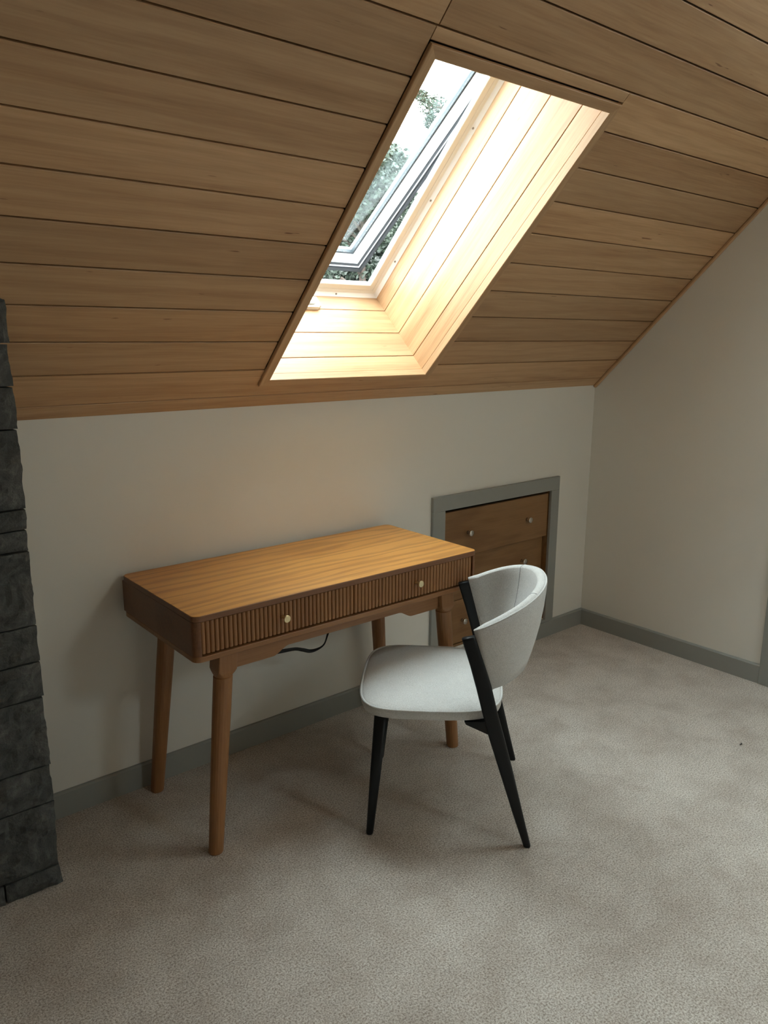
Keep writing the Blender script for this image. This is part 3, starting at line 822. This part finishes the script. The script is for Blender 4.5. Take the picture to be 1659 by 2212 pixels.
for ph in (math.pi * .30, math.pi * .70):
    rg = [LC(*p) for p in back_ring(ph)]
    bm = bmesh.new(); tube(bm, rg[8:18], .0012, 6); obj('seam', bm, M['seam'], back, CM, smooth=True)

# ================================================================== small lint on the carpet
P = Vector((-.622, -1.200, .002))
bm = bmesh.new(); tube(bm, [P, P + Vector((.006, -.003, .003)), P + Vector((.012, -.002, .001)), P + Vector((.016, .003, .002))], [.001, .002, .002, .001], 6)
tag(obj('lint_fleck', bm, M['cable']), 'tiny dark fleck on the carpet near the gable wall', 'fleck')

# ================================================================== OUTDOORS
bm = boxbm(-30, 45, 1.2, 70, -3.4, -3.3)
tag(obj('ground_outside', bm, M['grass']), 'lawn outside the house', kind='structure')
def polar(az, dist, z): return Vector((CAMPOS.x + math.sin(math.radians(az)) * dist, CAMPOS.y + math.cos(math.radians(az)) * dist, z))
def leaves(bm, centers, n, size):
    for _ in range(n):
        c, r_ = random.choice(centers)
        while True:
            p = Vector((random.uniform(-1, 1), random.uniform(-1, 1), random.uniform(-1, 1)))
            if p.length < 1: break
        p = Vector((p.x * r_[0], p.y * r_[0], p.z * r_[1])) + c
        a = Vector((random.gauss(0, 1), random.gauss(0, 1), random.gauss(0, .6))).normalized(); b_ = a.orthogonal().normalized()
        b_ = (b_ * math.cos(random.random() * 6.3) + a.cross(b_) * math.sin(random.random() * 6.3)).normalized()
        s = size * random.uniform(.6, 1.3)
        bm.faces.new([bm.verts.new(p + a * s), bm.verts.new(p + b_ * s * .42), bm.verts.new(p - a * s * .8), bm.verts.new(p - b_ * s * .42)])
def tree(name, label, az, dist, top, rad, n, size, mat, base_z=-3.3, low=-1.5, clumps=46):
    o = polar(az, dist, base_z)
    t = thing(name, label, 'tree' if top > 1 else 'shrub', T(*o))
    tr_ = bmesh.new(); tube(tr_, [o, o + Vector((.05, 0, (top - base_z) * .5)), o + Vector((0, .05, top - base_z - .3))], [.16, .10, .02], 8)
    obj('trunk', tr_, M['bark'], t)
    cs = []; bb = bmesh.new()
    for k in range(clumps):
        z = random.uniform(low, top - .2); f = 1 - max(0, (z - low) / (top - low)) ** 1.6 * .8
        a = random.uniform(0, 6.283); d = rad * f * math.sqrt(random.random())
        c = Vector((o.x + math.cos(a) * d, o.y + math.sin(a) * d, z)); r_ = random.uniform(.28, .5) * rad * .45
        cs.append((c, (r_, r_ * .75)))
        tube(bb, [Vector((o.x, o.y, z - .3)), (Vector((o.x, o.y, z - .1)) + c) / 2, c], [.03, .02, .008], 5)
    obj('branches', bb, M['bark'], t)
    lb = bmesh.new(); leaves(lb, cs, n, size); f = obj('foliage', lb, mat, t); f['kind'] = 'stuff'
    return t, o
tree('evergreen_tree', 'dark dense evergreen filling the middle of the skylight view', 38.5, 13.5, 4.45, 2.0, 80000, .052, M['leaf'], clumps=90)
tree('evergreen_tree', 'dark evergreen rising at the right of the skylight view', 46.0, 19.0, 5.7, 2.6, 60000, .075, M['leaf'], clumps=80)
tree('evergreen_tree', 'more distant evergreen at the left of the skylight view', 29.0, 21.0, 6.6, 2.4, 30000, .10, M['leaf'], clumps=60)
tree('evergreen_tree', 'dark evergreen hedge tree far behind the others', 39.5, 32.0, 7.6, 3.6, 45000, .16, M['leaf'], clumps=90)
tree('leafy_shrub', 'yellow-green shrub seen through the open sash gap', 41.0, 8.0, 1.7, 1.25, 26000, .030, M['leaf2'], low=-2.2, clumps=30)
# tall tree whose single bough hangs into the sky
o = polar(50.5, 10.0, -3.3)
t = thing('tall_fir', 'tall fir with one bough reaching across the sky', 'tree', T(*o))
bm = bmesh.new(); tube(bm, [o, o + Vector((0, 0, 4)), o + Vector((0, 0, 9.5))], [.2, .15, .02], 8); obj('trunk', bm, M['bark'], t)
bough = [o + Vector((0, 0, 7.0)), polar(47.5, 10, 3.95), polar(44.4, 10, 4.10), polar(43.2, 10, 4.14), polar(41.9, 10, 4.32), polar(41.2, 10, 4.40)]
bm = bmesh.new(); tube(bm, bough, [.05, .03, .022, .015, .010, .004], 6)
tw = [polar(43.0, 10, 4.14), polar(43.0, 10, 3.98), polar(43.3, 10, 3.82)]
obj('branch', bm, M['bark'], t)
bm = bmesh.new(); tube(bm, tw, [.014, .010, .004], 6); obj('branch', bm, M['bark'], t)
cs = [(polar(41.9, 10, 4.32), (.08, .06)), (polar(42.4, 10, 4.25), (.10, .07)), (polar(43.2, 10, 4.15), (.18, .12)), (polar(43.7, 10, 4.10), (.20, .14)),
      (polar(44.4, 10, 4.12), (.10, .06)), (polar(43.0, 10, 3.98), (.07, .09)), (polar(43.3, 10, 3.84), (.06, .09)), (polar(41.2, 10, 4.38), (.06, .05)), (polar(43.9, 10, 4.0), (.10, .07)),
      (polar(45.5, 10, 4.05), (.2, .12)), (polar(46.8, 10, 4.0), (.25, .15)), (polar(48.5, 10, 3.9), (.3, .2))]
for k in range(40):
    a = random.uniform(0, 6.28); zz = random.uniform(3.0, 9.3); d = (1 - (zz - 3) / 6.6) * random.uniform(.2, .8)
    cs.append((o + Vector((math.cos(a) * d, math.sin(a) * d, zz)), (.22, .16)))
lb = bmesh.new(); leaves(lb, cs[:9], 2600, .024); leaves(lb, cs[9:], 6000, .05); f = obj('foliage', lb, M['leaf'], t); f['kind'] = 'stuff'
